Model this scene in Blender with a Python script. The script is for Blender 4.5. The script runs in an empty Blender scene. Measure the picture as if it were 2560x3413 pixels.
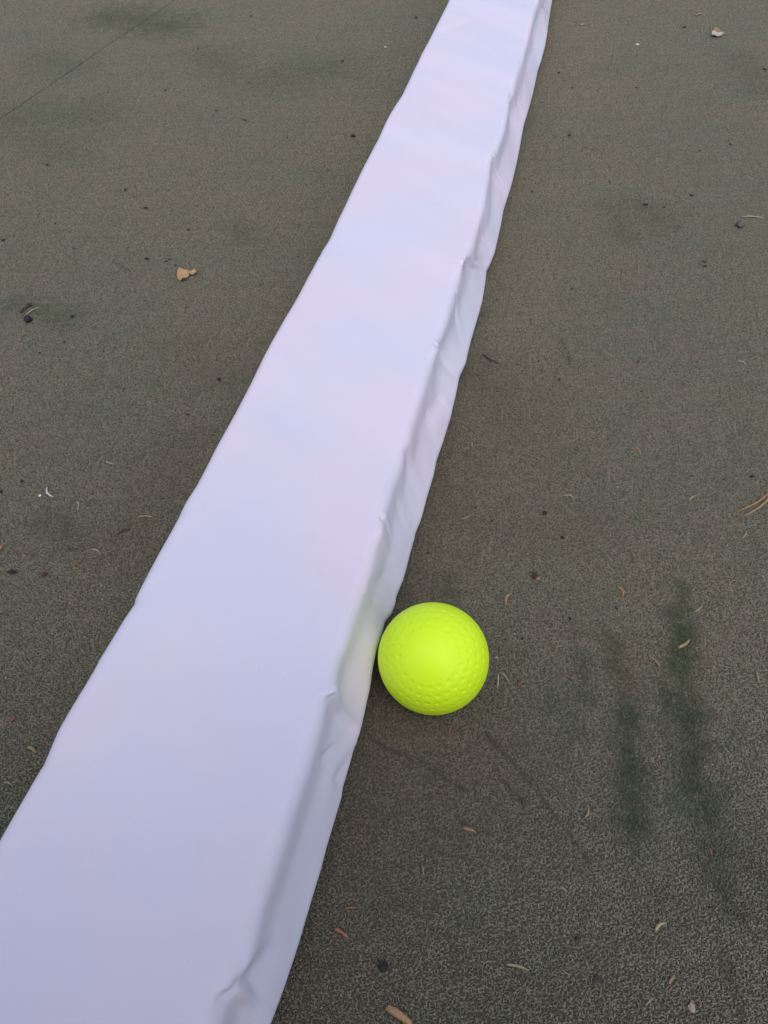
import bpy, bmesh, math, random
import numpy as np
from mathutils import Vector

random.seed(7)
rng = np.random.default_rng(7)
C = bpy.context.scene.collection
S = bpy.context.scene

# ---------------------------------------------------------------- camera
PITCH = math.radians(50.28)
CAM_H = 0.4878
cam_data = bpy.data.cameras.new('camera')
cam_data.sensor_fit = 'HORIZONTAL'
cam_data.sensor_width = 36.0
cam_data.lens = 36.0
cam_data.clip_start = 0.01
cam_data.clip_end = 500.0
cam = bpy.data.objects.new('camera', cam_data)
cam.location = (0, 0, CAM_H)
cam.rotation_euler = (math.pi / 2 - PITCH, 0, 0)
C.objects.link(cam)
S.camera = cam

# ---------------------------------------------------------------- sky and sun
SUN_EL = math.radians(60)
SUN_AZ = math.radians(174)         # clockwise from +Y: behind the camera
world = bpy.data.worlds.new('World')
S.world = world
world.use_nodes = True
wn = world.node_tree
sky = wn.nodes.new('ShaderNodeTexSky')
sky.sky_type = 'NISHITA'
sky.sun_disc = False
sky.sun_elevation = SUN_EL
sky.sun_rotation = SUN_AZ
sky.dust_density = 3.0
bg = wn.nodes['Background']
bg.inputs['Strength'].default_value = 0.13
wn.links.new(sky.outputs[0], bg.inputs[0])
sd = bpy.data.lights.new('sun', 'SUN')
sd.energy = 0.85
sd.angle = math.radians(105)
sd.color = (1.0, 0.95, 0.9)
sun = bpy.data.objects.new('sun', sd)
dvec = Vector((math.sin(SUN_AZ) * math.cos(SUN_EL), math.cos(SUN_AZ) * math.cos(SUN_EL), math.sin(SUN_EL)))
sun.rotation_euler = dvec.to_track_quat('Z', 'Y').to_euler()
sun.location = (0, 0, 5)
C.objects.link(sun)
S.view_settings.view_transform = 'Standard'
S.view_settings.look = 'None'
S.view_settings.exposure = 0.5
S.view_settings.gamma = 1.0
S.view_settings.use_curve_mapping = False

# ---------------------------------------------------------------- helpers
FPX, CX, CY = 2560.0, 1280.0, 1706.5
FW = np.array([0, math.cos(PITCH), -math.sin(PITCH)])
UP = np.array([0, math.sin(PITCH), math.cos(PITCH)])
RT_ = np.array([1.0, 0, 0])


def at(x, y, z=0.0):
    """measured point of the photograph -> place at height z in the scene"""
    r = ((x - CX) / FPX) * RT_ - ((y - CY) / FPX) * UP + FW
    t = (z - CAM_H) / r[2]
    p = r * t
    return np.array([p[0], p[1], z])


def mesh_obj(name, verts, faces, mat, parent=None, smooth=True):
    me = bpy.data.meshes.new(name)
    me.from_pydata([tuple(v) for v in verts], [], [tuple(f) for f in faces])
    me.materials.append(mat)
    if smooth:
        me.polygons.foreach_set('use_smooth', [True] * len(me.polygons))
    me.update()
    o = bpy.data.objects.new(name, me)
    C.objects.link(o)
    if parent is not None:
        o.parent = parent
    return o


def tag(o, label=None, cat=None, group=None, kind=None):
    if label: o['label'] = label
    if cat: o['category'] = cat
    if group: o['group'] = group
    if kind: o['kind'] = kind
    return o


class NT:
    """small node helper"""
    def __init__(self, name):
        self.m = bpy.data.materials.new(name)
        self.m.use_nodes = True
        self.t = self.m.node_tree
        self.b = self.t.nodes['Principled BSDF']

    def n(self, kind, **kw):
        nd = self.t.nodes.new(kind)
        for k, v in kw.items():
            setattr(nd, k, v)
        return nd

    def put(self, sock, v):
        if hasattr(v, 'is_output'):
            self.t.links.new(v, sock)
        else:
            sock.default_value = v

    def math(self, op, a, b=None, c=None, clamp=False):
        nd = self.n('ShaderNodeMath', operation=op, use_clamp=clamp)
        for i, v in enumerate((a, b, c)):
            if v is not None:
                self.put(nd.inputs[i], v)
        return nd.outputs[0]

    def vmath(self, op, a, b=None, out=0):
        nd = self.n('ShaderNodeVectorMath', operation=op)
        self.put(nd.inputs[0], a)
        if b is not None:
            self.put(nd.inputs[1], b)
        return nd.outputs[out]

    def mix(self, f, a, b, blend='MIX'):
        nd = self.n('ShaderNodeMix', data_type='RGBA', blend_type=blend)
        self.put(nd.inputs[0], f)
        self.put(nd.inputs[6], a)
        self.put(nd.inputs[7], b)
        return nd.outputs[2]

    def noise(self, vec, scale, detail=2.0, rough=0.5, out=0):
        nd = self.n('ShaderNodeTexNoise')
        self.put(nd.inputs['Vector'], vec)
        nd.inputs['Scale'].default_value = scale
        nd.inputs['Detail'].default_value = detail
        nd.inputs['Roughness'].default_value = rough
        return nd.outputs[out]

    def ramp(self, v, lo, hi):
        nd = self.n('ShaderNodeMapRange', interpolation_type='SMOOTHSTEP')
        self.put(nd.inputs[0], v)
        nd.inputs[1].default_value = lo
        nd.inputs[2].default_value = hi
        return nd.outputs[0]


def rgb(r, g, b):
    return (r, g, b, 1.0)


# ---------------------------------------------------------------- carpet material
PILE_H = 0.0018
# green stains, brown tone and dark crease lines: (start, end, half width in m, strength) traced where they lie on the carpet
GREEN = [
    ((2095, 2380), (2110, 2760), .013, .85), ((2262, 2060), (2275, 2330), .011, .9), ((2275, 2330), (2350, 2740), .015, .85),
    ((2345, 2720), (2420, 2960), .015, .65), ((2035, 2130), (2095, 2400), .009, .5), ((2270, 1960), (2262, 2060), .006, .6), ((2400, 2800), (2560, 2960), .020, .4), ((1940, 2200), (1950, 2330), .008, .5), ((2150, 700), (2200, 740), .03, .3),
    ((2040, 690), (2090, 790), .02, .25), ((2470, 200), (2530, 300), .035, .24), ((150, 200), (220, 230), .05, .22),
    ((700, 180), (760, 240), .05, .26), ((900, 270), (1090, 230), .06, .28), ((60, 400), (300, 390), .06, .28),
    ((130, 440), (210, 500), .05, .25), ((1480, 1950), (1500, 2010), .012, .4), ((380, 60), (560, 90), .06, .5),
    ((150, 1740), (230, 1790), .016, .32), ((60, 1020), (240, 1060), .02, .35), ((1840, 2330), (1900, 2420), .012, .35),
    ((780, 760), (830, 800), .02, .25), ((860, 1880), (900, 1900), .02, .0),
]
BROWN = [  # browner, darker patches of yarn; several run along the foot of the beam
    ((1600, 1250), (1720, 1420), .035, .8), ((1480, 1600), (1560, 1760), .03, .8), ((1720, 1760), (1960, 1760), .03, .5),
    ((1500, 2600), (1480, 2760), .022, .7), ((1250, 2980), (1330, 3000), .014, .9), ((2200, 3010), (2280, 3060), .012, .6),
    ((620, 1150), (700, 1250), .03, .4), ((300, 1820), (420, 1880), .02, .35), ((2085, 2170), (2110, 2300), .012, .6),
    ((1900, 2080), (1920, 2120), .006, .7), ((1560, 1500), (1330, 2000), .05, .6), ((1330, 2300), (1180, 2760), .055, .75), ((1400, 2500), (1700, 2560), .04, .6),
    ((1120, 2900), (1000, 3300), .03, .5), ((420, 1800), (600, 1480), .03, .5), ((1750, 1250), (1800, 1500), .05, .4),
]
CREASE = [  # wrinkle lines drawn as dark colour only, the pile itself stays flat
    ((1625, 2450), (1790, 2640), .0022, .9), ((1790, 2640), (1960, 2870), .0022, .9), ((1660, 2585), (1745, 2680), .0022, .9),
    ((1240, 2470), (1400, 2545), .0020, .8), ((1400, 2545), (1555, 2640), .0022, .9), ((1420, 2600), (1470, 2575), .003, .5),
    ((1540, 2745), (1690, 2805), .0018, .6), ((1870, 1135), (1900, 1200), .0025, .6), ((1660, 1400), (1745, 1490), .002, .5),
    ((2390, 2960), (2520, 3130), .0028, .7), ((2400, 3150), (2470, 3400), .004, .6), ((380, 870), (440, 915), .0035, .6),
    ((1920, 1130), (2020, 1200), .002, .4),
]


def carpet_material(name, pile):
    k = NT(name)
    geo = k.n('ShaderNodeNewGeometry')
    pos = geo.outputs['Position']
    flat = k.vmath('MULTIPLY', pos, (1, 1, 0))
    warp = k.noise(flat, 55.0, 3.0, .6)
    warpf = k.math('SUBTRACT', warp, .5)

    def capsules(lst, wob, soft=1.35):
        acc = None
        for (a, b, w, s) in lst:
            if s <= 0: continue
            A, B = at(*a), at(*b)
            ab = B - A
            pa = k.vmath('SUBTRACT', flat, tuple(A))
            t = k.math('MULTIPLY', k.vmath('DOT_PRODUCT', pa, tuple(ab), 1), 1.0 / float(ab @ ab), clamp=True)
            sc = k.n('ShaderNodeVectorMath', operation='SCALE')
            sc.inputs[0].default_value = tuple(ab)
            k.put(sc.inputs[3], t)
            d = k.vmath('LENGTH', k.vmath('SUBTRACT', pa, sc.outputs[0]), None, 1)
            d = k.math('ADD', d, k.math('MULTIPLY', warpf, w * wob))
            m = k.math('MULTIPLY', k.ramp(d, w * soft, w * -.2), s)
            acc = m if acc is None else k.math('MAXIMUM', acc, m)
        return acc
    green = k.math('MULTIPLY', capsules(GREEN, 3.0, 1.7), k.ramp(k.noise(flat, 150.0, 4.0, .75), .26, .50))
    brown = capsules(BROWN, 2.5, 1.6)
    crease = k.math('MULTIPLY', capsules(CREASE, 3.4), k.ramp(k.noise(flat, 150.0, 3.0, .7), .30, .55))
    # carpet yarn: grey, with drifts of olive, green grey and brown grey
    big = k.noise(flat, 5.0, 4.0, .6)
    mid = k.noise(k.vmath('ADD', flat, (3.1, 1.7, 0)), 17.0, 4.0, .65)
    fine = k.noise(flat, 420.0, 2.0, .6)
    col = k.mix(k.ramp(big, .36, .64), rgb(.250, .236, .165), rgb(.216, .224, .163))
    col = k.mix(k.ramp(mid, .40, .70), col, rgb(.250, .230, .172))
    col = k.mix(k.math('MULTIPLY', k.ramp(k.noise(flat, 31.0, 3.0, .6), .56, .72), .45), col, rgb(.150, .188, .112))
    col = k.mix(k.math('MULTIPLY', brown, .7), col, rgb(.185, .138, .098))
    col = k.mix(k.math('MULTIPLY', green, 1.0, clamp=True), col, rgb(.036, .072, .022))
    if pile:
        at_ = k.n('ShaderNodeAttribute', attribute_name='tint')
        tint = at_.outputs['Fac']
        # the yarn is a mix of light, dark and a few rusty or green strands
        val = k.math('MULTIPLY_ADD', tint, .52, .52)
        cc = k.n('ShaderNodeCombineColor')
        for i in range(3):
            k.put(cc.inputs[i], val)
        col = k.mix(1.0, col, cc.outputs[0], 'MULTIPLY')
        at2 = k.n('ShaderNodeAttribute', attribute_name='hue')
        col = k.mix(k.math('MULTIPLY', k.ramp(at2.outputs['Fac'], .93, .96), .5), col, rgb(.17, .09, .055))
        col = k.mix(k.math('MULTIPLY', k.ramp(at2.outputs['Fac'], .07, .03), .45), col, rgb(.09, .14, .06))
    else:
        col = k.mix(k.ramp(fine, .38, .66), rgb(.05, .047, .038), k.mix(.45, col, rgb(.05, .047, .038)))
        bump = k.n('ShaderNodeBump')
        bump.inputs['Strength'].default_value = .8
        bump.inputs['Distance'].default_value = .0015
        k.put(bump.inputs['Height'], fine)
        k.put(k.b.inputs['Normal'], bump.outputs[0])
    col = k.mix(k.math('MULTIPLY', crease, .7), col, rgb(.035, .033, .027))
    k.put(k.b.inputs['Base Color'], col)
    k.b.inputs['Roughness'].default_value = .9
    k.b.inputs['Specular IOR Level'].default_value = .2
    k.b.inputs['Sheen Weight'].default_value = .12 if pile else .1
    k.b.inputs['Sheen Roughness'].default_value = .5
    return k.m


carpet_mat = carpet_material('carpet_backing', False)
pile_mat = carpet_material('carpet_yarn', True)

# ---------------------------------------------------------------- ground: two carpet sheets meeting at a seam
E0, E1 = at(0, 404), at(560, 18)
sdir = (E1 - E0) / np.linalg.norm(E1 - E0)
snrm = np.array([-sdir[1], sdir[0], 0])            # towards the far sheet
gx, gy = (-120, -1.92, 1.92, 120), (-120, -.78, 3.55, 120)
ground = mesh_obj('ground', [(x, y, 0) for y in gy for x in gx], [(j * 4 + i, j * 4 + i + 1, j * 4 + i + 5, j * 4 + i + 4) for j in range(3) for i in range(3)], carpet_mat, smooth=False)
k = NT('carpet_jute')
k.b.inputs['Base Color'].default_value = rgb(.080, .073, .057)
k.b.inputs['Roughness'].default_value = .95
backing_mat = k.m
ground.data.materials.append(backing_mat)
ground.data.polygons[4].material_index = 1
tag(ground, kind='structure')
LIFT = .0015


def seam_edge():
    """the far sheet's near edge wavers by a millimetre or so"""
    pts = []
    for i in range(-160, 1200):
        t = i * .01 - 2.0
        w = .0011 * math.sin(t * 9.1) + .0008 * math.sin(t * 23 + 1.2) + .0005 * math.sin(t * 61 + .4)
        pts.append(E0 + sdir * t + snrm * w)
    return pts


edge = seam_edge()
ev, ef = [], []
for p in edge:
    q, q2 = p + snrm * 60, p + snrm * 1.6
    ev += [(p[0], p[1], .0005), (p[0], p[1], LIFT), (q2[0], q2[1], LIFT), (q[0], q[1], LIFT)]
for i in range(len(edge) - 1):
    a, b = 4 * i, 4 * i + 4
    ef += [(a, b, b + 1, a + 1), (a + 1, b + 1, b + 2, a + 2), (a + 2, b + 2, b + 3, a + 3)]
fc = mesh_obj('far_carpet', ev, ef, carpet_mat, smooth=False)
k = NT('carpet_rubber_edge')
k.b.inputs['Base Color'].default_value = rgb(.13, .125, .10)
k.b.inputs['Roughness'].default_value = .9
fc.data.materials.append(k.m)
fc.data.materials.append(backing_mat)
for pi, pl in enumerate(fc.data.polygons):
    if pi % 3 == 0: pl.material_index = 1
    if pi % 3 == 1 and 1 <= pi // 3 < 540: pl.material_index = 2
tag(fc, kind='structure')

# yarn loops: six little swatches, laid edge to edge over the near ground by geometry nodes
PATCH = .04
SP = .00118


def swatch(idx):
    r = np.random.default_rng(100 + idx)
    V, F, T, H = [], [], [], []
    n = int(round(PATCH / SP))
    sp = PATCH / n
    for i in range(n):
        for j in range(n):
            cx = (i + .5) * sp - PATCH / 2 + r.normal(0, .00030)
            cy = (j + .5) * sp - PATCH / 2 + r.normal(0, .00030)
            if r.random() < .07: continue
            ang = (0 if r.random() < .66 else math.pi / 2) + r.normal(0, .33)
            L = r.uniform(.0010, .0023)
            hh = PILE_H * r.uniform(.45, .95)
            rad = r.uniform(.00028, .00055)
            if r.random() < .07:
                L, rad, hh = r.uniform(.0025, .0045), r.uniform(.00014, .00022), PILE_H * r.uniform(.9, 1.15)
            curl = r.normal(0, .0006)
            tint, hue = r.random(), r.random()
            base = len(V)
            ca, sa = math.cos(ang), math.sin(ang)
            K = 5
            for q in range(K):
                u = q / (K - 1)
                x = (u - .5) * L
                y = curl * math.sin(u * math.pi) * 1.3
                z = hh * (math.sin(u * math.pi) ** .7 if 0 < q < K - 1 else 0.0) - .0002
                rr = rad * (1.0 if 0 < q < K - 1 else .7)
                tx = math.cos(u * math.pi)
                for s_ in range(4):
                    a = s_ * math.pi / 2 + .78
                    oy, oz = math.cos(a) * rr, math.sin(a) * rr
                    xx, yy = x - oz * tx * .7, y + oy
                    V.append((cx + xx * ca - yy * sa, cy + xx * sa + yy * ca, z + oz * (1 - abs(tx) * .4)))
                    T.append(tint)
                    H.append(hue)
            for q in range(K - 1):
                for s_ in range(4):
                    a0 = base + q * 4 + s_
                    a1 = base + q * 4 + (s_ + 1) % 4
                    F.append((a0, a1, a1 + 4, a0 + 4))
    me = bpy.data.meshes.new('yarn_swatch')
    me.from_pydata(V, [], F)
    me.materials.append(pile_mat)
    me.polygons.foreach_set('use_smooth', [True] * len(me.polygons))
    for nm, arr in (('tint', T), ('hue', H)):
        a = me.attributes.new(nm, 'FLOAT', 'POINT')
        a.data.foreach_set('value', arr)
    me.update()
    return bpy.data.objects.new('yarn_swatch', me)


swc = bpy.data.collections.new('yarn_swatches')       # a library for the nodes, not part of the scene
NSW = 8
for i in range(NSW):
    swc.objects.link(swatch(i))


def pile(name, pts, rots):
    me = bpy.data.meshes.new(name)
    me.from_pydata([tuple(p) for p in pts], [], [])
    a = me.attributes.new('turn', 'FLOAT', 'POINT')
    a.data.foreach_set('value', list(rots))
    b = me.attributes.new('pick', 'INT', 'POINT')
    b.data.foreach_set('value', [int(v) for v in rng.integers(0, NSW, len(pts))])
    me.materials.append(pile_mat)
    o = bpy.data.objects.new(name, me)
    C.objects.link(o)
    ng = bpy.data.node_groups.new(name, 'GeometryNodeTree')
    ng.interface.new_socket('Geometry', in_out='INPUT', socket_type='NodeSocketGeometry')
    ng.interface.new_socket('Geometry', in_out='OUTPUT', socket_type='NodeSocketGeometry')
    N, Lk = ng.nodes, ng.links
    gi, go = N.new('NodeGroupInput'), N.new('NodeGroupOutput')
    ci = N.new('GeometryNodeCollectionInfo')
    ci.inputs['Collection'].default_value = swc
    ci.inputs['Separate Children'].default_value = True
    ci.inputs['Reset Children'].default_value = True
    ip = N.new('GeometryNodeInstanceOnPoints')
    ip.inputs['Pick Instance'].default_value = True
    at1 = N.new('GeometryNodeInputNamedAttribute'); at1.data_type = 'FLOAT'; at1.inputs[0].default_value = 'turn'
    at2 = N.new('GeometryNodeInputNamedAttribute'); at2.data_type = 'INT'; at2.inputs[0].default_value = 'pick'
    cx = N.new('ShaderNodeCombineXYZ')
    Lk.new(at1.outputs[0], cx.inputs[2])
    Lk.new(gi.outputs[0], ip.inputs['Points'])
    Lk.new(ci.outputs[0], ip.inputs['Instance'])
    Lk.new(at2.outputs[0], ip.inputs['Instance Index'])
    er = N.new('FunctionNodeEulerToRotation')
    Lk.new(cx.outputs[0], er.inputs[0])
    Lk.new(er.outputs[0], ip.inputs['Rotation'])
    Lk.new(ip.outputs[0], go.inputs[0])
    md = o.modifiers.new('pile', 'NODES')
    md.node_group = ng
    return tag(o, kind='stuff')


W0 = math.radians(3)                                   # the weave runs nearly straight away from the camera
pts, rots = [], []
for i in range(-47, 48):
    for j in range(-18, 89):
        x, y = i * PATCH, j * PATCH
        p = np.array([x * math.cos(W0) - y * math.sin(W0), x * math.sin(W0) + y * math.cos(W0), 0.0])
        if (p - E0) @ snrm < .022:
            pts.append(p); rots.append(W0 + random.choice((0, math.pi)))
pile('carpet_pile', pts, rots)
pts, rots = [], []
sa = math.atan2(sdir[1], sdir[0])
for i in range(0, 136):
    for j in range(0, 40):
        t = -1.99 + (i + .5) * PATCH
        w = .0011 * math.sin(t * 9.1) + .0008 * math.sin(t * 23 + 1.2)
        p = E0 + sdir * t + snrm * (PATCH / 2 + j * PATCH + w + .0008)
        pts.append((p[0], p[1], LIFT)); rots.append(sa + random.choice((0, math.pi)))
pile('far_carpet_pile', pts, rots)

# ---------------------------------------------------------------- the white padded beam
RB = [(1841,0),(1832,51),(1826,105),(1819,148),(1805,199),(1795,224),(1781,289),(1767,344),(1748,412),(1736,477),(1727,521),(1708,600),(1681,690),(1667,763),(1652,831),(1636,868),(1624,888),(1621,918),(1612,983),(1601,1023),(1587,1070),(1569,1135),(1555,1200),(1534,1247),(1520,1316),(1501,1392),(1480,1460),(1458,1518),(1449,1565),(1424,1645),(1406,1714),(1387,1759),(1384,1779),(1377,1800),(1358,1876),(1345,1923),(1323,1977),(1320,2003),(1307,2039),(1285,2069),(1258,2220),(1249,2248),(1242,2281),(1225,2335),(1209,2400),(1177,2501),(1150,2588),(1142,2613),(1139,2642),(1119,2707),(1087,2813),(1069,2885),(1034,3000),(994,3139),(947,3283),(900,3413)]
RT = [(1795,0),(1783,36),(1757,134),(1734,221),(1709,304),(1692,344),(1692,372),(1676,445),(1656,499),(1631,542),(1627,590),(1612,683),(1590,755),(1576,817),(1551,860),(1540,882),(1531,925),(1511,983),(1489,1063),(1468,1117),(1453,1139),(1457,1164),(1442,1197),(1411,1301),(1378,1399),(1349,1489),(1331,1543),(1302,1627),(1281,1706),(1277,1724),(1270,1775),(1258,1800),(1225,1908),(1200,1988),(1175,2064),(1150,2147),(1131,2183),(1117,2234),(1110,2288),(1117,2321),(1081,2342),(1072,2379),(1069,2400),(1044,2490),(1011,2599),(978,2689),(942,2798),(910,2887),(876,2990),(864,3030),(831,3138),(803,3247),(792,3298),(745,3330),(734,3363),(723,3413)]
LT = [(1497,0),(1459,76),(1418,156),(1378,231),(1339,316),(1300,380),(1281,418),(1188,602),(1096,795),(1072,833),(964,1034),(907,1138),(787,1366),(714,1500),(654,1616),(625,1663),(600,1710),(589,1735),(531,1836),(448,1988),(445,2005),(408,2061),(385,2100),(325,2200),(311,2229),(253,2327),(192,2431),(141,2547),(132,2558),(0,2800)]
BD = np.array([965.0 - 5, 0, 0])
_r = ((2240 - CX) / FPX) * RT_ - ((-1375 - CY) / FPX) * UP + FW
U = np.array([_r[0], _r[1], 0]); U /= np.linalg.norm(U)     # along the beam
Nn = np.array([U[1], -U[0], 0])                             # across it, towards the ball
HB = .070
ds = .0013


def track(px, z, lo, hi, smooth):
    P = np.array([at(x, y, z) for x, y in px])
    s, n = P @ U, P @ Nn
    o = np.argsort(s)
    s, n = s[o], n[o]
    keep = np.concatenate([[True], np.diff(s) > 1e-5])
    s, n = s[keep], n[keep]
    a, b = np.polyfit(s, n, 1)
    g = np.arange(lo, hi, ds)
    # beyond what the photograph shows the edge goes on straight with the same kind of ripple
    v = np.interp(g, s, n)
    rip = .0014 * np.sin(g * 31) + .0008 * np.sin(g * 71 + 1)
    w = np.clip((s[0] - g) / .08, 0, 1) + np.clip((g - s[-1]) / .10, 0, 1)
    v = v + rip * w
    k = max(1, int(smooth / ds))
    kern = np.hanning(2 * k + 1); kern /= kern.sum()
    vp = np.pad(v, k, mode='edge')
    return g, np.convolve(vp, kern, 'valid')


LO, HI = -.8, 2.9
g, nR = track(RT, .066, LO, HI, .0025)
_, nB = track(RB, .026, LO, HI, .003)
_, nL = track(LT, .067, LO, HI, .003)


def px_sn(x, y, z):
    p = at(x, y, z)
    return float(p @ U), float(p @ Nn)


# folds pressed into the top cover: (from, to, depth, width)
FOLDS = [((1709, 304), (1686, 352), .0020, .0022), ((1656, 495), (1625, 548), .0012, .0025), ((1545, 862), (1556, 884), .0016, .0018),
         ((1534, 880), (1560, 890), .0014, .0016), ((1451, 1140), (1470, 1185), .0014, .0025), ((1277, 1722), (1288, 1765), .0014, .0025),
         ((1120, 2321), (1075, 2345), .0022, .0028), ((800, 3290), (735, 3340), .0022, .004), ((600, 1710), (690, 1662), .0007, .003),
         ((447, 1990), (600, 1915), .0008, .005), ((1482, 115), (1600, 60), .0007, .006), ((1490, 100), (1640, 40), .0006, .006),
         ((1075, 835), (1130, 800), .0006, .004), ((135, 2555), (240, 2500), .0006, .005), ((1085, 2288), (1130, 2140), .0006, .004)]
FS = [(np.array(px_sn(*a, HB)), np.array(px_sn(*b, HB)), d, w) for a, b, d, w in FOLDS]
SIDE = [((1090, 2600), (1165, 2480), .0010, .006), ((1560, 1000), (1580, 1100), .001, .006),
        ((1500, 1330), (1440, 1420), .0016, .010), ((1370, 1530), (1330, 1640), .0016, .010), ((1600, 800), (1640, 780), .0018, .008),
        ((880, 3230), (800, 3300), .0028, .010), ((1720, 300), (1760, 340), .0012, .006), ((1340, 1650), (1380, 1720), .0010, .008)]
SS = [(np.array(px_sn(*a, .05)), np.array(px_sn(*b, .05)), d, w) for a, b, d, w in SIDE]


CRS = [((1117, 2325), .067, (1165, 2430), .030, .0020, .0028), ((1108, 2535), .050, (1150, 2440), .034, .0007, .0014), ((1120, 2600), .032, (1168, 2500), .022, .0010, .003),
       ((1540, 885), .067, (1602, 902), .036, .0018, .0026), ((1555, 870), .067, (1625, 870), .030, .0010, .0024), ((1558, 1000), .060, (1578, 1100), .040, .0009, .003),
       ((1498, 1340), .040, (1436, 1430), .056, .0012, .005), ((1453, 1145), .069, (1480, 1200), .052, .0013, .002), ((1277, 1722), .069, (1292, 1775), .052, .0013, .002),
       ((1694, 310), .068, (1750, 385), .036, .0012, .0026), ((1636, 520), .068, (1690, 610), .035, .0009, .003), ((785, 3310), .067, (900, 3170), .040, .0024, .005),
       ((1832, 25), .050, (1828, 62), .020, .0012, .003), ((1380, 1520), .060, (1352, 1640), .034, .0010, .006), ((1236, 1960), .056, (1290, 1900), .034, .0007, .005)]
CS = []
for a, za, b, zb_, d, w in CRS:
    CS.append((np.array([px_sn(*a, za)[0], za]), np.array([px_sn(*b, zb_)[0], zb_]), d, w))


def fillet(p0, p1, p2, r, m):
    a, b = p0 - p1, p2 - p1
    la, lb = np.linalg.norm(a), np.linalg.norm(b)
    a, b = a / la, b / lb
    ang = math.acos(max(-1, min(1, float(a @ b))))
    t = min(r / math.tan(ang / 2), la * .48, lb * .48)
    s0, s2 = p1 + a * t, p1 + b * t
    out = []
    for i in range(m):
        u = i / (m - 1)
        out.append((1 - u) ** 2 * s0 + 2 * u * (1 - u) * p1 + u * u * s2)
    return out


ball_s, ball_n, BALL_R = .24999, -.02654, .0365
BV, M = [], None
for k_, s in enumerate(g):
    l, r, b = nL[k_], nR[k_], nB[k_]
    near = math.exp(-((s - ball_s) / .045) ** 2)
    near2 = math.exp(-((s - ball_s) / .022) ** 2)
    rr = .0095 + .0020 * math.sin(s * 17 + .7) * math.sin(s * 7.3)
    for A, B, d, w in FS[:8]:
        rr *= 1 - .5 * math.exp(-((s - (A[0] + B[0]) / 2) / .012) ** 2)
    rr += .002 * near + .0065 / (1 + math.exp((s - .19) / .012)) + .003 * math.exp(-((s - .42) / .07) ** 2)
    # outermost line of the right side: at the ball it is pressed flat against it
    bb = b * (1 - near2) + (ball_n - BALL_R - .0012) * near2
    zb = .022 + .003 * math.sin(s * 23 + 2) + .012 * near2
    P = [np.array(v) for v in ((l - .0035, .0008), (l - .0055, .035), (l + .0005, HB), (r + .001, HB), (r + .0035 + .3 * (bb - r) * .3, .047),
                               (bb + .0006, zb), (bb - .0085, .0010))]
    sec = [P[0]]
    sec += fillet(P[0], P[1], P[2], .02, 5)
    sec += fillet(P[1], P[2], P[3], .0085, 9)
    f0 = sec[-1]
    f = fillet(P[2], P[3], P[4], rr, 13)
    for i in range(1, 26):
        sec.append(f0 + (f[0] - f0) * i / 26)
    sec += f
    e = fillet(P[3], P[4], P[5], .03, 7)
    sec += e
    h = fillet(P[4], P[5], P[6], .008, 11)
    for i in range(1, 6):
        sec.append(e[-1] + (h[0] - e[-1]) * i / 6)
    sec += h
    for i in range(1, 4):
        sec.append(h[-1] + (P[6] - h[-1]) * i / 3)
    sec = np.array(sec)
    if M is None: M = len(sec)
    n_, z_ = sec[:, 0].copy(), sec[:, 1].copy()
    top = np.clip((z_ - .058) / .010, 0, 1)
    u = (n_ - l) / (r - l)
    # slack cover: a little crown and slow waves lying across the beam
    z_ += top * (.0012 * np.sin(np.clip(u, 0, 1) * math.pi) + .0016 * np.sin(s * 21 + u * 3.4 + .6) * np.sin(s * 6.3 + 1 - u) + .0008 * np.sin(s * 47 + u * 5.0) * np.sin(s * 9 - u * 2) + .0004 * np.sin(s * 95 + u * 9.0) * np.sin(s * 15 + u * 5))
    for A, B, d, w in FS:
        if abs(s - (A[0] + B[0]) / 2) > .09: continue
        ab = B - A
        pa = np.stack([s - A[0] + 0 * n_, n_ - A[1]], 1)
        t = np.clip((pa @ ab) / (ab @ ab), 0, 1)
        q = np.linalg.norm(pa - t[:, None] * ab, axis=1)
        z_ -= top * d * np.exp(-(q / w) ** 2) * (1 - .6 * t)
    side = np.clip((n_ - r) / .004, 0, 1) * np.clip((.064 - z_) / .01, 0, 1) * np.clip((z_ - .004) / .01, 0, 1)
    keep = 1 - near2
    n_ += side * keep * np.clip((z_ - .022) / .012, 0, 1) * (.0016 * np.sin(s * 27 + z_ * 40) * np.sin(s * 11 + 2) + .0004 * np.sin(s * 63 - z_ * 90 + 1))
    for A, B, d, w in SS:
        if abs(s - (A[0] + B[0]) / 2) > .09: continue
        zc = .058 - (n_ - A[1]) * 0
        t = np.clip((s - A[0]) / (B[0] - A[0] + 1e-6), 0, 1)
        zl = .052 + (t - .5) * -.03
        q = np.abs(z_ - zl) + 1.2 * np.maximum(0, np.abs(s - (A[0] + B[0]) / 2) - abs(B[0] - A[0]) / 2)
        n_ -= side * keep * .6 * d * np.exp(-(q / w) ** 2)
    for A, B, d, w in CS:
        if s < min(A[0], B[0]) - 4 * w or s > max(A[0], B[0]) + 4 * w: continue
        ab = B - A
        pa = np.stack([s - A[0] + 0 * n_, z_ - A[1]], 1)
        t = np.clip((pa @ ab) / (ab @ ab), 0, 1)
        off = pa - t[:, None] * ab
        q = np.linalg.norm(off, axis=1)
        up_ = np.sign(ab[0] * off[:, 1] - ab[1] * off[:, 0])
        # a pressed crease: sharp valley with a little lip on one side
        n_ += np.clip((n_ - r + .004) / .004, 0, 1) * 1.35 * d * (-np.exp(-(q / w) ** 2) + .55 * (up_ > 0) * np.exp(-((q - 2 * w) / (1.2 * w)) ** 2)) * (1 - .7 * t)
    for a_, z2 in zip(n_, z_):
        p = U * s + Nn * a_
        BV.append((p[0], p[1], max(z2, .0005)))
BF = []
NR = len(g)
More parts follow.
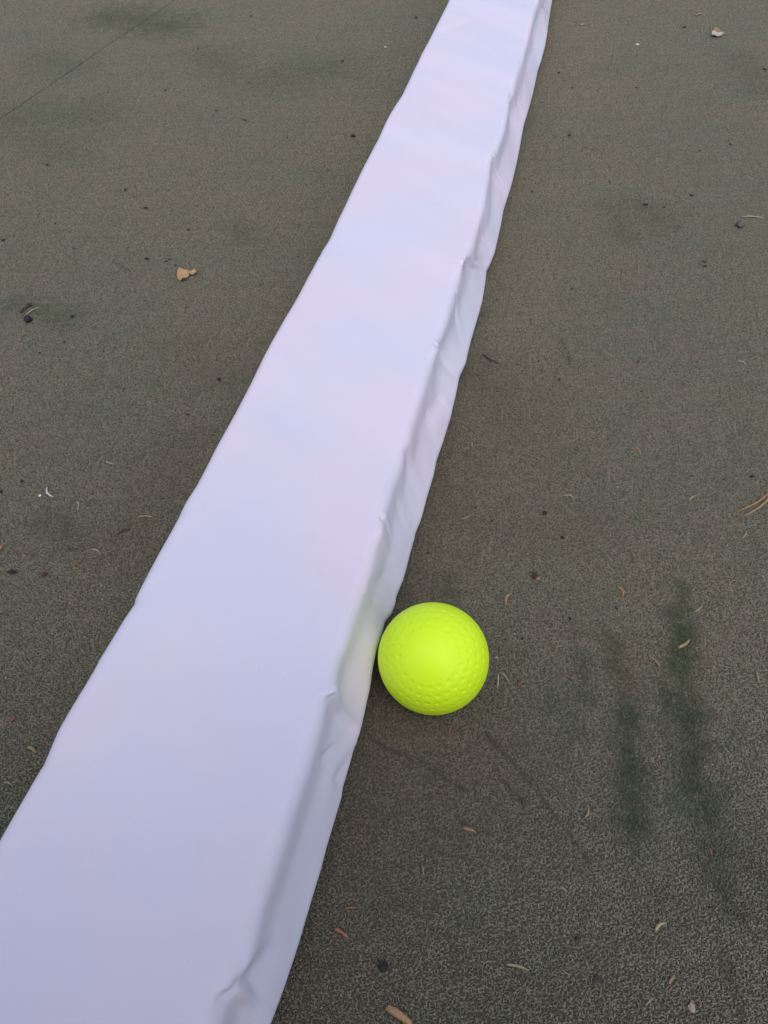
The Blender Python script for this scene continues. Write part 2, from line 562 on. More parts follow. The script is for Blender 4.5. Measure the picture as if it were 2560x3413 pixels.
for i in range(NR - 1):
    for j in range(M - 1):
        a = i * M + j
        BF.append((a, a + M, a + M + 1, a + 1))
    BF.append((i * M + M - 1, (i + 1) * M + M - 1, (i + 1) * M, i * M))
BF.append(tuple(range(M)))
BF.append(tuple(reversed(range((NR - 1) * M, NR * M))))

k = NT('white_vinyl')
tc = k.n('ShaderNodeTexCoord').outputs['Object']
cloud = k.noise(tc, 9.0, 3.0, .5)
col = k.mix(k.ramp(cloud, .35, .68), rgb(.688, .620, .722), rgb(.632, .626, .738))
speck = k.ramp(k.noise(tc, 700.0, 1.0), .765, .80)
col = k.mix(k.math('MULTIPLY', speck, .5), col, rgb(.45, .44, .46))
scuff = k.ramp(k.noise(k.vmath('MULTIPLY', tc, (1, .35, 1)), 60.0, 4.0, .7), .64, .80)
col = k.mix(k.math('MULTIPLY', scuff, .10), col, rgb(.5, .49, .50))
k.put(k.b.inputs['Base Color'], col)
k.b.inputs['Roughness'].default_value = .52
k.b.inputs['Specular IOR Level'].default_value = .3
wv = k.noise(tc, 1500.0, 2.0, .6)
bm = k.n('ShaderNodeBump')
bm.inputs['Strength'].default_value = .22
bm.inputs['Distance'].default_value = .0005
ww = k.math('ADD', k.math('MULTIPLY', wv, .5), k.math('MULTIPLY', k.noise(k.vmath('MULTIPLY', tc, (1, .6, 1)), 70.0, 3.0, .6), 3.0))
k.put(bm.inputs['Height'], ww)
k.put(k.b.inputs['Normal'], bm.outputs[0])
beam = mesh_obj('padded_beam', BV, BF, k.m)
tag(beam, 'long white vinyl covered padded beam lying on the dark carpet beside the yellow ball', 'padded beam')

# ---------------------------------------------------------------- dimpled ball
k = NT('fluorescent_rubber')
k.b.inputs['Base Color'].default_value = rgb(.71, 1.04, .02)
k.b.inputs['Roughness'].default_value = .42
k.b.inputs['Subsurface Weight'].default_value = .35
k.b.inputs['Subsurface Radius'].default_value = (1.0, 1.0, .4)
k.b.inputs['Subsurface Scale'].default_value = .006
k.b.inputs['Specular IOR Level'].default_value = .35
tc = k.n('ShaderNodeTexCoord').outputs['Object']
c = k.mix(k.math('MULTIPLY', k.ramp(k.noise(tc, 45.0, 4.0, .6), .55, .75), .10), rgb(.71, 1.04, .02), rgb(.60, .90, .02))
k.put(k.b.inputs['Base Color'], c)
ball_mat = k.m
bc = U * ball_s + Nn * ball_n
bc = np.array([bc[0], bc[1], BALL_R + .0008])
view = np.array([0, 0, CAM_H]) - bc
view /= np.linalg.norm(view)
cz = Vector(view)
camU, camR = Vector(UP), Vector(RT_)
pole = (cz - camR * .075 + camU * .04).normalized()      # the bare cap faces up towards the camera
e1 = camR - pole * camR.dot(pole); e1.normalize()
e2 = pole.cross(e1)
rings = []
for th, n0, ph in ((32, 20, 0), (42.5, 25, .5), (53, 30, .1), (63.5, 34, .6), (74, 36, .2), (84, 37, .7)):
    rings.append((th, n0, ph)); rings.append((180 - th, n0, ph + .5))
TH, PHN = 300, 480
bv, bf = [], []
dimr = math.radians(3.4)
for i in range(TH + 1):
    th = math.pi * i / TH
    thd = math.degrees(th)
    cand = [(math.radians(t), n, p) for t, n, p in rings if abs(t - thd) < 3.2]
    seam = -.00010 * math.exp(-((thd - 90) / 1.0) ** 2)
    for j in range(PHN):
        ph = 2 * math.pi * j / PHN
        r = BALL_R + seam
        for t, n, p in cand:
            st = 2 * math.pi / n
            q = ((ph / st - p) % 1.0)
            q = min(q, 1 - q) * st
            d = math.hypot(th - t, q * math.sin((th + t) / 2))
            if d < dimr:
                x = d / dimr
                r -= .00040 * (1 - x * x) ** 1.5
        v = pole * math.cos(th) + (e1 * math.cos(ph) + e2 * math.sin(ph)) * math.sin(th)
        bv.append(tuple(v * r))
for i in range(TH):
    for j in range(PHN):
        a = i * PHN + j
        b = i * PHN + (j + 1) % PHN
        bf.append((a, a + PHN, b + PHN, b))
ball = mesh_obj('dimpled_ball', bv, bf, ball_mat)
ball.location = tuple(bc)
tag(ball, 'fluorescent yellow dimpled rubber ball resting against the white beam', 'ball')

# ---------------------------------------------------------------- litter on the carpet
_mats = {}


def litter_mat(c):
    if c not in _mats:
        k = NT('dry_litter')
        tc = k.n('ShaderNodeTexCoord').outputs['Object']
        nz = k.noise(tc, 900.0, 3.0, .6)
        k.put(k.b.inputs['Base Color'], k.mix(k.ramp(nz, .3, .7), rgb(*[v * .55 for v in c]), rgb(*[min(1, v * .92) for v in c])))
        k.b.inputs['Roughness'].default_value = .7
        _mats[c] = k.m
    return _mats[c]


TAN, PALE, RUST, RED = (.38, .27, .14), (.46, .43, .33), (.30, .135, .06), (.34, .12, .08)
STRAW, GREENISH, DARK, BLACK, WHITE = (.44, .38, .20), (.36, .36, .22), (.045, .038, .03), (.012, .012, .013), (.75, .74, .70)
ORANGE = (.46, .24, .10)
Z0 = .0021


def on_pile(x, y):
    p = at(x, y, Z0)
    if (p - E0) @ snrm > 0:
        p = at(x, y, Z0 + LIFT)
    return p


def strip(a, b, w, bend, flat, seed=0):
    """tapering bent sliver from a to b (metres), width w"""
    r = random.Random(seed)
    K, Sd = 8, 6
    d = b - a
    L = np.linalg.norm(d)
    d = d / L
    nn = np.array([-d[1], d[0], 0])
    V, F = [], []
    for i in range(K):
        u = i / (K - 1)
        c = a + d * L * u + nn * bend * L * math.sin(u * math.pi) + np.array([0, 0, .0006 * math.sin(u * math.pi) + r.uniform(0, .0002)])
        ww = w / 2 * (.45 + .55 * math.sin(min(1, .12 + u * .95) * math.pi) ** .5) * r.uniform(.9, 1.1)
        for s_ in range(Sd):
            th = 2 * math.pi * s_ / Sd
            o = nn * math.cos(th) * ww + np.array([0, 0, math.sin(th) * ww * flat + ww * flat])
            V.append(c + o)
    for i in range(K - 1):
        for s_ in range(Sd):
            a0, a1 = i * Sd + s_, i * Sd + (s_ + 1) % Sd
            F.append((a0, a1, a1 + Sd, a0 + Sd))
    F.append(tuple(reversed(range(Sd)))); F.append(tuple(range((K - 1) * Sd, K * Sd)))
    return V, F


def sliver(name, p, q, wpx, bend, col, label, cat, flat=.6, group=None, parent=None):
    A, B = on_pile(*p), on_pile(*q)
    mid = (A + B) / 2
    dist = np.linalg.norm(mid - np.array([0, 0, CAM_H]))
    V, F = strip(A - mid * (parent is None), B - mid * (parent is None), wpx * dist / FPX, bend, flat, hash((p, q)) & 255)
    o = mesh_obj(name, V, F, litter_mat(col), parent)
    if parent is None:
        o.location = tuple(mid)
        tag(o, label, cat, group)
    return o


NG = 'dry needles scattered over the carpet'
NEEDLES = [
    ((90, 1048), (132, 1025), 4, .05, STRAW, 'straw coloured needle just above the black angular pebble at left'),
    ((2475, 723), (2545, 727), 4, .03, PALE, 'straight pale needle lying above the ringed grey pebble near right edge'),
    ((1608, 1182), (1665, 1213), 5, -.10, BLACK, 'black curved needle right of the beam, the only black one'),
    ((2488, 1773), (2474, 1795), 4, .06, STRAW, 'short straw needle below the long rusty needle pair'),
    ((1701, 1981), (1687, 2017), 9, -.18, TAN, 'thick crescent shaped tan needle above and right of the ball'),
    ((1660, 2247), (1658, 2291), 5, .02, PALE, 'pale upright needle close beside the ball, parallel to picture edge'),
    ((1669, 2243), (1696, 2276), 4, .08, STRAW, 'pale slanting needle right next to the upright one beside the ball'),
    ((1742, 2262), (1725, 2288), 6, .10, RUST, 'rust brown short needle right of the two pale ones by the ball'),
    ((2058, 1958), (2076, 1988), 7, .20, ORANGE, 'bent orange brown needle halfway between the ball and right edge'),
    ((2260, 2160), (2298, 2133), 9, -.08, TAN, 'stubby tan needle lying on the dark green streak'),
    ((2314, 2041), (2341, 2018), 4, -.06, STRAW, 'thin straw needle above the dark green streak'),
    ((2163, 2187), (2198, 2222), 4, .06, TAN, 'thin tan needle slanting between the two dark green streaks'),
    ((2522, 2237), (2530, 2278), 5, -.05, TAN, 'tan upright needle at the right edge, level with the ball'),
    ((2117, 1493), (2136, 1516), 5, .08, ORANGE, 'small orange needle above the middle of the right carpet'),
    ((2295, 1670), (2322, 1651), 4, .05, STRAW, 'straw needle left of the rusty needle pair'),
    ((1880, 1652), (1913, 1658), 4, .08, PALE, 'pale flat lying needle on brownish carpet above the ball'),
    ((2460, 1204), (2487, 1215), 4, .1, PALE, 'faint pale needle at upper right of the carpet'),
    ((1950, 2727), (1961, 2690), 6, -.10, TAN, 'light tan curved needle below the forked crease line'),
    ((1689, 3216), (1762, 3235), 7, .05, GREENISH, 'greenish pale long needle near the bottom, right of the bark strip'),
    ((2183, 3105), (2221, 3077), 8, .15, STRAW, 'yellowish bow shaped needle at lower right'),
    ((2229, 3279), (2248, 3250), 7, .03, TAN, 'tan straight needle lower right below the bow shaped one'),
    ((1496, 2452), (1504, 2424), 6, .05, RUST, 'brown needle in the shade directly below the ball'),
    ((2152, 3352), (2179, 3325), 3, .04, STRAW, 'hair thin straw needle near the bottom edge'),
    ((2360, 2824), (2372, 2848), 4, .05, RED, 'thin reddish needle at right below the green streaks'),
    ((1866, 2955), (1891, 2975), 3, .04, PALE, 'hair thin pale needle below the end of the crease'),
    ((1407, 2886), (1411, 2916), 4, .04, TAN, 'thin tan upright needle between beam and lower crease'),
    ((951, 3292), (960, 3312), 5, -.05, TAN, 'small tan needle touching the beam side near the bottom edge'),
    ((157, 1625), (178, 1658), 5, -.16, WHITE, 'white arched needle beside the white fleck at left'),
    ((258, 1672), (259, 1700), 4, .12, PALE, 'pale arched needle right of the white arched one'),
    ((354, 1539), (381, 1548), 4, -.1, PALE, 'pale faint needle between left carpet middle and the beam'),
    ((304, 1833), (333, 1844), 4, .14, PALE, 'pale sagging needle at left, near the beam edge'),
    ((247, 1886), (277, 1868), 6, .03, RUST, 'orange brown needle left of the beam'),
    ((390, 1783), (434, 1762), 4, .05, DARK, 'thin dark needle close to the left beam edge'),
    ((0, 1834), (16, 1815), 7, .05, ORANGE, 'orange needle cut by the left picture edge'),
    ((36, 2407), (57, 2396), 7, .15, RED, 'red brown needle in the lower left carpet corner'),
    ((94, 2491), (122, 2510), 9, .08, TAN, 'tan forked looking needle in the lower left corner by the beam'),
    ((13, 2609), (41, 2619), 4, .1, STRAW, 'thin straw needle lowest in the left corner'),
    ((459, 1725), (514, 1726), 4, .08, STRAW, 'long thin straw needle near the notch in the left beam edge'),
    ((1574, 1475), (1579, 1502), 4, -.08, TAN, 'tan needle near the right beam side, halfway up'),
    ((1538, 1732), (1570, 1714), 3, -.12, STRAW, 'hair thin bowed straw needle beside the beam above the ball'),
    ((2338, 47), (2318, 52), 5, .05, TAN, 'tiny tan needle at top right above the folded leaf'),
]
for p, q, w, bd_, c, lab in NEEDLES:
    sliver('dry_needle', p, q, w * 1.15, bd_, c, lab, 'needle', group=NG)

# two joined pine needles at the right edge
pn = bpy.data.objects.new('pine_needle_pair', None)
C.objects.link(pn)
sliver('needle', (2585, 1618), (2455, 1706), 6, .07, ORANGE, None, None, parent=pn)
sliver('needle', (2585, 1620), (2478, 1722), 7, .08, TAN, None, None, parent=pn)
tag(pn, 'long rusty pair of pine needles joined at one end by right edge', 'pine needles')

# bark slivers
BK = 'bark slivers on the carpet'
sliver('bark_strip', (1290, 3358), (1372, 3414), 24, .02, (.50, .30, .15), 'broad orange tan bark strip at the bottom edge', 'bark', .35, BK)
sliver('bark_strip', (1115, 3095), (1161, 3126), 11, .03, (.42, .17, .11), 'reddish bark sliver beside the beam near the bottom', 'bark', .5, BK)
sliver('bark_strip', (1545, 2760), (1583, 2771), 11, -.03, (.40, .22, .15), 'pinkish brown bark sliver below the ball', 'bark', .5, BK)
sliver('bark_strip', (1150, 3029), (1186, 3027), 9, .05, (.26, .15, .08), 'dull brown bark sliver nearest above the reddish one', 'bark', .5, BK)


def leaf(name, outline, thick, curl, col, label, veins=True):
    """a dry leaf scrap: outline in photo pixels laid on the carpet, curled, with thickness"""
    P = np.array([on_pile(*p) for p in outline])
    c = P.mean(0)
    P = P - c
    n = len(P)
    V, F = [], []
    R = 5
    rad = np.linalg.norm(P[:, :2], axis=1).max()
    for side_ in (0, 1):
        for i in range(R + 1):
            for j in range(n):
                q = P[j] * (i / R)
                d = np.linalg.norm(q[:2]) / rad
                z = curl * d ** 2 * (1 + .5 * math.sin(j * 2.1)) + .0006 * math.sin(q[0] * 900) + (thick if side_ else 0) + .0008
                V.append((q[0], q[1], z))
        for i in range(R):
            for j in range(n):
                a = side_ * (R + 1) * n + i * n + j
                b = side_ * (R + 1) * n + i * n + (j + 1) % n
                f = (a, b, b + n, a + n)
                F.append(f if side_ else f[::-1])
    o0, o1 = R * n, (R + 1) * n + R * n
    for j in range(n):
        F.append((o0 + j, o0 + (j + 1) % n, o1 + (j + 1) % n, o1 + j))
    o = mesh_obj(name, V, F, litter_mat(col))
    o.location = tuple(c)
    return o


lf = bpy.data.objects.new('leaf_scrap', None)
C.objects.link(lf)
c0 = on_pile(616, 926)
lf.location = tuple(c0)
a = leaf('blade', [(592, 914), (600, 907), (614, 905), (628, 908), (633, 914), (631, 924), (622, 932), (612, 938), (603, 944), (594, 940), (591, 928)], .0007, .0038, (.55, .34, .16), None)
b = leaf('tail', [(626, 913), (640, 908), (650, 904), (656, 910), (654, 922), (646, 921), (636, 917)], .0006, .0030, (.55, .36, .18), None)
for o in (a, b):
    loc = np.array(o.location) - c0
    o.parent = lf
    o.location = tuple(loc)
tag(lf, 'curled tan leaf scrap with a small folded tail left of the beam', 'dead leaf', 'dead leaf scraps on the carpet')
lf2 = bpy.data.objects.new('leaf_scrap', None)
C.objects.link(lf2)
c1 = on_pile(2390, 117)
lf2.location = tuple(c1)
a = leaf('blade', [(2371, 112), (2376, 110), (2390, 114), (2402, 114), (2413, 117), (2404, 121), (2392, 126), (2376, 126), (2371, 121)], .0010, .0030, (.58, .52, .40), None)
b = leaf('fold', [(2374, 107), (2384, 98), (2396, 100), (2404, 107), (2408, 112), (2392, 113), (2378, 110)], .0008, .0020, (.33, .22, .11), None)
for o in (a, b):
    loc = np.array(o.location) - c1
    o.parent = lf2
    o.location = tuple(loc)
tag(lf2, 'pale folded dead leaf with a brown upper half, alone at top right', 'dead leaf', 'dead leaf scraps on the carpet')


def lump(x, y, wpx, hpx, col, seed, zs=.7, jag=.25):
    """small irregular crumb or pebble"""
    r = random.Random(seed)
    p = on_pile(x, y)
    d = np.linalg.norm(p - np.array([0, 0, CAM_H]))
    bm = bmesh.new()
    bmesh.ops.create_icosphere(bm, subdivisions=2 if wpx > 12 else 1, radius=1.0)
    sx, sy = wpx / 2 * d / FPX, hpx / 2 * d / FPX / .75
    sz = min(sx, sy) * zs
    for v in bm.verts:
        f = 1 + r.uniform(-jag, jag)
        v.co = Vector((v.co.x * sx * f, v.co.y * sy * f, (v.co.z * f + .7) * sz))
    me = bpy.data.meshes.new('crumb')
    bm.to_mesh(me); bm.free()
    me.materials.append(litter_mat(col))
    return me, p


def lump_obj(name, x, y, w, h, col, label, cat, group=None, zs=.7, jag=.25, rot=None):
    me, p = lump(x, y, w, h, col, hash((x, y)) & 1023, zs, jag)
    o = bpy.data.objects.new(name, me)
    C.objects.link(o)
    o.location = tuple(p)
    if rot: o.rotation_euler.z = rot
    return tag(o, label, cat, group)


lump_obj('pebble', 95, 1068, 21, 19, BLACK, 'black angular pebble near the left edge', 'pebble', None, .9, .2)
lump_obj('pebble', 2464, 754, 22, 20, (.10, .10, .09), 'dark grey rounded pebble near right edge under a pale needle', 'pebble', None, .8, .08)
lump_obj('seed_husk', 1782, 1920, 18, 20, (.05, .022, .015), 'dark brown open seed husk above and right of the ball', 'seed husk', None, .6)
lump_obj('leaf_flake', 1792, 1929, 16, 10, ORANGE, 'orange flake tucked under the dark seed husk', 'flake', None, .4)
lump_obj('white_fleck', 133, 1652, 10, 7, (.85, .85, .82), 'white fleck beside an arched white needle at left', 'fleck', None, .5)
lump_obj('white_fleck', 1285, 159, 9, 6, WHITE, 'white fleck at the top left of the beam', 'fleck', None, .5)
lump_obj('white_fleck', 2125, 150, 10, 7, WHITE, 'white fleck at top right of the beam', 'fleck', None, .5)
lump_obj('pale_flake', 2306, 3360, 20, 18, (.42, .33, .26), 'pinkish pale flake at lower right on the bottom edge', 'flake', None, .3)
lump_obj('pale_flake', 1655, 2192, 10, 8, (.38, .36, .30), 'pale flake just right of the ball', 'flake', None, .4)
lump_obj('pale_flake', 1939, 82, 9, 7, (.45, .42, .36), 'pale flake on the far carpet right of the beam top', 'flake', None, .4)
lump_obj('red_fleck', 148, 1916, 16, 14, (.10, .035, .02), 'dark red brown fleck at left below the rust needle', 'fleck', None, .5)
lump_obj('red_fleck', 2349, 872, 14, 9, (.16, .05, .035), 'dark red fleck high on the right carpet', 'fleck', None, .5)
lump_obj('red_fleck', 2163, 2739, 12, 8, (.14, .035, .03), 'dark red fleck between the lower ends of the green streaks', 'fleck', None, .5)
st = bpy.data.objects.new('stalk', None)
C.objects.link(st)
sliver('stem', (70, 1042), (97, 1021), 5, .08, DARK, None, None, parent=st)
me, p = lump(98, 1018, 13, 11, DARK, 5)
o = bpy.data.objects.new('knob', me); C.objects.link(o); o.location = tuple(p); o.parent = st
tag(st, 'dark dried stalk with a knob end, above the black angular pebble', 'stalk')

CR = [(1386, 58, 9, 12), (1178, 454, 16, 10), (1816, 1710, 16, 12), (2413, 1597, 9, 6), (2507, 1589, 15, 7), (1864, 1265, 8, 9), (1795, 1204, 5, 9),
      (1874, 1792, 13, 8), (1585, 1692, 9, 7), (1639, 1736, 9, 8), (1427, 1844, 10, 8), (1277, 3221, 26, 22), (1990, 3262, 13, 13), (1924, 3127, 16, 8),
      (42, 1907, 26, 12), (232, 1831, 11, 7), (74, 1604, 11, 8), (5, 1640, 10, 12), (660, 162, 7, 7), (836, 54, 6, 7), (552, 301, 9, 5),
      (829, 276, 9, 5), (1142, 204, 7, 8), (158, 550, 11, 6), (305, 397, 6, 5), (185, 745, 7, 6), (12, 801, 11, 7), (247, 828, 11, 6), (490, 863, 15, 7),
      (555, 872, 10, 7), (565, 865, 9, 6), (486, 693, 14, 5), (418, 633, 6, 12), (721, 368, 12, 5), (818, 401, 9, 5), (957, 459, 6, 5), (629, 766, 12, 6),
      (241, 1056, 14, 9), (1863, 243, 7, 6), (1909, 293, 6, 6), (2121, 293, 8, 6), (2549, 231, 8, 9), (1951, 491, 6, 6), (2333, 504, 7, 5), (1897, 451, 9, 7),
      (2032, 606, 7, 7), (2152, 683, 14, 7), (2214, 691, 7, 6), (1905, 964, 10, 7), (1774, 640, 8, 7), (2435, 482, 8, 5), (2281, 91, 9, 6), (1900, 2062, 10, 8),
      (1741, 2130, 9, 8), (1685, 2133, 9, 7), (2055, 2028, 8, 7), (2366, 3025, 10, 6), (215, 1140, 12, 7), (133, 1176, 9, 5), (346, 1171, 7, 6), (383, 1160, 8, 7),
      (730, 1265, 14, 8), (627, 1383, 10, 7), (586, 885, 8, 6), (2304, 652, 12, 7), (2350, 888, 13, 5)]
OWN = {(1178, 454): 'black crumb closest to the left edge of the beam in its upper half', (1816, 1710): 'black crumb above the dark seed husk, right of the beam',
       (2507, 1589): 'curved black crumb just above the rusty needle pair', (2413, 1597): 'small black crumb left of the curved one above the needle pair',
       (1277, 3221): 'largest black clump of dirt, above the broad bark strip', (1990, 3262): 'round black crumb between the bark strip and the bow shaped needle',
       (1924, 3127): 'flat black crumb above the round one near the bottom', (42, 1907): 'long black crumb at the left edge below the orange needle',
       (232, 1831): 'black crumb just above the rust needle at left', (74, 1604): 'black crumb left above the white fleck at left',
       (1386, 58): 'upright black crumb at the top beside the left edge of the beam', (241, 1056): 'black crumb to the right of the black angular pebble',
       (1874, 1792): 'small black crumb between the seed husk and the larger crumb above it', (490, 863): 'black crumb left above the curled tan leaf scrap',
       (2152, 683): 'oblong black crumb left of the ringed grey pebble'}
for i, (x, y, w, h) in enumerate(CR):
    lump_obj('dirt_crumb', x, y, w, h, BLACK if i % 3 else DARK, OWN.get((x, y), 'tiny black crumb of dirt lying loose on the carpet'), 'crumb', 'black dirt crumbs strewn on the carpet', .45, .3, None)

# finer grit and lint that nobody could count
bm = bmesh.new()
for i in range(420):
    x, y = random.uniform(-1.3, 1.3), random.uniform(-.1, 2.4)
    p = np.array([x, y, Z0 - .0004])
    if (p - E0) @ snrm > 0: p[2] += LIFT
    q = float(p @ Nn)
    if -.24 < q < -.055: continue
    s = random.uniform(.0004, .0011)
    ret = bmesh.ops.create_icosphere(bm, subdivisions=1, radius=1)
    for v in ret['verts']:
        f = random.uniform(.7, 1.3)
        v.co = Vector((p[0] + v.co.x * s * f * 1.4, p[1] + v.co.y * s * f, p[2] + (v.co.z * f * .5 + .4) * s))
me = bpy.data.meshes.new('dirt_grit'); bm.to_mesh(me); bm.free(); me.materials.append(litter_mat(DARK))
o = bpy.data.objects.new('dirt_grit', me); C.objects.link(o); tag(o, kind='stuff')
V, F = [], []
for i in range(360):
    x, y = random.uniform(-1.2, 1.2), random.uniform(-.1, 2.2)
    p = np.array([x, y, Z0 - .0006])
    if (p - E0) @ snrm > 0: p[2] += LIFT
    q = float(p @ Nn)
    if -.24 < q < -.05: continue
    a_ = random.uniform(0, 6.28); L = random.uniform(.003, .008)
    v, f = strip(p, p + np.array([math.cos(a_), math.sin(a_), 0]) * L, random.uniform(.0003, .0006), random.uniform(-.2, .2), .7, i)
    F += [tuple(n + len(V) for n in ff) for ff in f]; V += v
tag(mesh_obj('lint', V, F, litter_mat((.33, .29, .21))), kind='stuff')

# ---------------------------------------------------------------- the person who squats over the beam and holds the telephone
def plain(name, c, rough=.85):
    k = NT(name)
    tc = k.n('ShaderNodeTexCoord').outputs['Object']
    nz = k.noise(tc, 60.0, 4.0, .6)
    k.put(k.b.inputs['Base Color'], k.mix(k.ramp(nz, .3, .7), rgb(*[v * .8 for v in c]), rgb(*[v * 1.15 for v in c])))
    k.b.inputs['Roughness'].default_value = rough
    return k.m


def skin(name, V, E, R, mat, parent, lv=2, root=0):
    me = bpy.data.meshes.new(name)
    me.from_pydata([tuple(v) for v in V], E, [])
    o = bpy.data.objects.new(name, me)
    C.objects.link(o)
    o.parent = parent
    sm = o.modifiers.new('skin', 'SKIN')
    sm.use_smooth_shade = True
    dat = me.skin_vertices[0].data
    for i, r in enumerate(R):
        dat[i].radius = r if isinstance(r, tuple) else (r, r)
        dat[i].use_root = (i == root)
    ss = o.modifiers.new('sub', 'SUBSURF'); ss.levels = lv; ss.render_levels = lv
    me.materials.append(mat)
    return o


person = bpy.data.objects.new('person', None)
C.objects.link(person)
PX, PY = -.20, -.02
SK, NAVY, JEAN = plain('skin', (.42, .26, .19), .5), plain('dark_jacket', (.025, .028, .04)), plain('dark_trousers', (.03, .034, .045))
J = dict(pel=(0, -.56, .27), bel=(0, -.57, .42), che=(0, -.50, .62), nec=(.01, -.41, .80), hd0=(.02, -.36, .88), hd1=(.03, -.31, .97), hd2=(.03, -.33, 1.04),
         shL=(-.18, -.46, .73), elL=(-.25, -.22, .50), wrL=(.10, -.11, .43), shR=(.18, -.46, .73), elR=(.36, -.25, .50), wrR=(.285, -.11, .43),
         hiL=(-.11, -.54, .25), knL=(-.27, -.20, .47), anL=(-.30, -.42, .10), toL=(-.33, -.22, .035), hiR=(.11, -.54, .25), knR=(.31, -.20, .47), anR=(.33, -.42, .10), toR=(.37, -.22, .035))
J = {k_: (v[0] + PX, v[1] + PY, v[2]) for k_, v in J.items()}


def rig(names, edges):
    return [J[n] for n in names], [(names.index(a), names.index(b)) for a, b in edges]


nm = ['pel', 'bel', 'che', 'nec', 'hd0', 'hd1', 'hd2', 'shL', 'elL', 'wrL', 'shR', 'elR', 'wrR', 'hiL', 'knL', 'anL', 'toL', 'hiR', 'knR', 'anR', 'toR']
V, E = rig(nm, [('pel', 'bel'), ('bel', 'che'), ('che', 'nec'), ('nec', 'hd0'), ('hd0', 'hd1'), ('hd1', 'hd2'), ('che', 'shL'), ('shL', 'elL'), ('elL', 'wrL'),
                ('che', 'shR'), ('shR', 'elR'), ('elR', 'wrR'), ('pel', 'hiL'), ('hiL', 'knL'), ('knL', 'anL'), ('anL', 'toL'), ('pel', 'hiR'), ('hiR', 'knR'), ('knR', 'anR'), ('anR', 'toR')])
R = [.11, .11, .12, .052, .050, .055, .04, .06, .042, .026, .06, .042, .026, .09, .055, .036, .03, .09, .055, .036, .03]
skin('body', V, E, R, SK, person)
def jv(*n): return [Vector(J[x]) for x in n]


T = jv('pel', 'bel', 'che', 'nec')
skin('jacket', [T[0] + Vector((0, 0, -.02)), T[0] + Vector((0, 0, .07)), T[1], T[2], T[2] + (T[3] - T[2]) * .55, T[3] - (T[3] - T[2]) * .12], [(i, i + 1) for i in range(5)],
     [(.17, .15), (.185, .155), (.18, .15), (.20, .15), (.15, .12), (.075, .075)], NAVY, person)
for q in 'LR':
    a, b, c_ = jv('sh' + q, 'el' + q, 'wr' + q)
    skin('sleeve', [a + (Vector(J['che']) - a) * .25 + Vector((0, 0, .02)), a, a.lerp(b, .5), b, b.lerp(c_, .5), b.lerp(c_, .93)], [(i, i + 1) for i in range(5)],
         [.075, .085, .072, .062, .052, .042], NAVY, person)
    a, b, c_ = jv('hi' + q, 'kn' + q, 'an' + q)
    skin('trouser_leg', [a + Vector((0, -.05, .0)), a, a.lerp(b, .5), b, b.lerp(c_, .5), b.lerp(c_, .97)], [(i, i + 1) for i in range(5)],
         [.11, .12, .098, .078, .066, .058], JEAN, person)
for sd_ in 'LR':
    a, t = Vector(J['an' + sd_]), Vector(J['to' + sd_])
    skin('shoe', [a + Vector((0, -.03, -.045)), a + Vector((0, .05, -.05)), t + Vector((0, -.03, .008)), t + Vector((0, .05, .003))], [(0, 1), (1, 2), (2, 3)],
         [(.045, .052), (.045, .05), (.048, .04), (.035, .03)], plain('shoe', (.05, .05, .05)), person)


def head_point(th, ph_, hair):
    # th from the crown, ph_ round the head with 0 at the face; ellipsoid with brow, nose, lips, chin, ears
    x, y, z = math.sin(th) * math.sin(ph_), math.sin(th) * math.cos(ph_), math.cos(th)
    p_ = Vector((x * .073, y * .093, z * .115))
    if z < 0:
        p_.x *= 1 - .28 * z * z
        if y < 0: p_.y *= 1 - .35 * z * z
    g_ = lambda u, v, a_, b_: math.exp(-((x - u) / a_) ** 2 - ((z - v) / b_) ** 2) if y > 0 else 0
    d = .026 * g_(0, -.18, .14, .17) + .010 * g_(0, .02, .12, .22) - .010 * (g_(.36, .06, .17, .10) + g_(-.36, .06, .17, .10)) + .006 * g_(0, .22, .6, .09)
    d += .005 * g_(0, -.46, .26, .05) + .005 * g_(0, -.56, .24, .05) - .003 * g_(0, -.51, .22, .025) + .010 * g_(0, -.78, .3, .14)
    p_.y += d
    for sg in (-1, 1):
        p_.x += sg * .022 * math.exp(-((y + .05) / .22) ** 2 - ((z + .05) / .24) ** 2) * (1 if x * sg > .6 else 0)
    if hair: p_ *= 1.07
    return p_


HP, HT = Vector(J['hd1']) + Vector((0, 0, -.005)), Vector((0, math.radians(1), 0))
tilt = math.radians(-32)


def put_head(p_):
    y, z = p_.y * math.cos(tilt) - p_.z * math.sin(tilt), p_.y * math.sin(tilt) + p_.z * math.cos(tilt)
    return HP + Vector((p_.x, y, z))


def shell(name, sel, hair, mat):
    NA, NB = 64, 80
    V = [put_head(head_point(math.pi * (i + .01) / (NA + .02), 2 * math.pi * j / NB, hair)) for i in range(NA + 1) for j in range(NB)]
    F = [(i * NB + j, i * NB + (j + 1) % NB, (i + 1) * NB + (j + 1) % NB, (i + 1) * NB + j) for i in range(NA) for j in range(NB) if sel(i / NA, 2 * math.pi * j / NB)]
    return mesh_obj(name, V, F, mat, person)


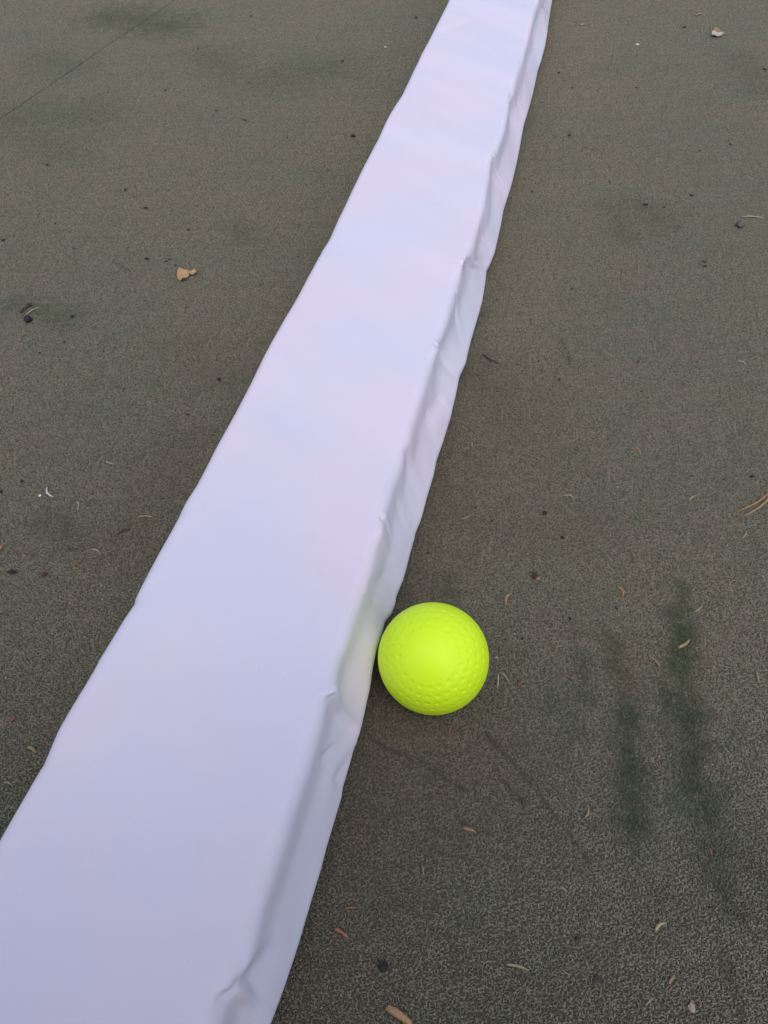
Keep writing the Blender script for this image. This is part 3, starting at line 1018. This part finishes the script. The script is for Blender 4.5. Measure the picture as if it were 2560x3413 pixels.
shell('head', lambda t, a: True, False, SK)
shell('hair', lambda t, a: t < (.30 if math.cos(a) > .55 else .46 if math.cos(a) > -.1 else .66), True, plain('dark_hair', (.03, .02, .014)))
for sg in (-1, 1):
    e = put_head(Vector((.026 * sg, .073, .006)))
    bm = bmesh.new(); bmesh.ops.create_uvsphere(bm, u_segments=16, v_segments=10, radius=.0115)
    me = bpy.data.meshes.new('eye'); bm.to_mesh(me); bm.free(); me.materials.append(plain('eye', (.6, .58, .55), .2))
    o = bpy.data.objects.new('eye', me); C.objects.link(o); o.parent = person; o.location = e
PHC = Vector((0, 0, CAM_H)) - Vector(FW) * .010 - Vector(UP) * .055 + Vector(RT_) * .022
for sd_, sg in (('L', -1), ('R', 1)):
    w = Vector(J['wr' + sd_])
    edge_p = PHC + Vector(RT_) * (.040 * sg) - Vector(UP) * .035
    palm = edge_p + Vector(RT_) * (.018 * sg) - Vector(FW) * .012 - Vector(UP) * .012
    V, E, R = [w, palm - Vector(UP) * .03, palm], [(0, 1), (1, 2)], [.026, .03, .026]
    for f in range(4):
        b0 = palm + Vector(UP) * (.030 - f * .019)
        L = (.9, 1.0, .95, .75)[f]
        V += [b0, b0 + Vector(FW) * .022 * L - Vector(RT_) * .004 * sg, b0 + Vector(FW) * .026 * L - Vector(RT_) * .026 * sg * L]
        n_ = len(V)
        E += [(2, n_ - 3), (n_ - 3, n_ - 2), (n_ - 2, n_ - 1)]
        R += [.010, .0085, .0072]
    V += [palm - Vector(FW) * .012 + Vector(UP) * .006, palm - Vector(FW) * .014 + Vector(UP) * .03 - Vector(RT_) * .016 * sg, palm - Vector(FW) * .004 + Vector(UP) * .045 - Vector(RT_) * .032 * sg]
    n_ = len(V)
    E += [(1, n_ - 3), (n_ - 3, n_ - 2), (n_ - 2, n_ - 1)]
    R += [.013, .010, .0085]
    skin('hand', V, E, R, SK, person, 2, 1)
tag(person, 'person in dark jacket and trousers squatting over the beam with a phone', 'person')
bm = bmesh.new()
bmesh.ops.create_cube(bm, size=1)
for v in bm.verts: v.co = Vector((v.co.x * .074, v.co.y * .155, v.co.z * .0085))
bmesh.ops.bevel(bm, geom=[e for e in bm.edges], offset=.0035, segments=3, affect='EDGES')
me = bpy.data.meshes.new('mobile_phone'); bm.to_mesh(me); bm.free()
me.materials.append(plain('phone_shell', (.02, .02, .022), .3))
ph = bpy.data.objects.new('mobile_phone', me); C.objects.link(ph)
ph.location = PHC
ph.rotation_euler = cam.rotation_euler
tag(ph, 'black mobile phone held up in both hands above the beam', 'phone')
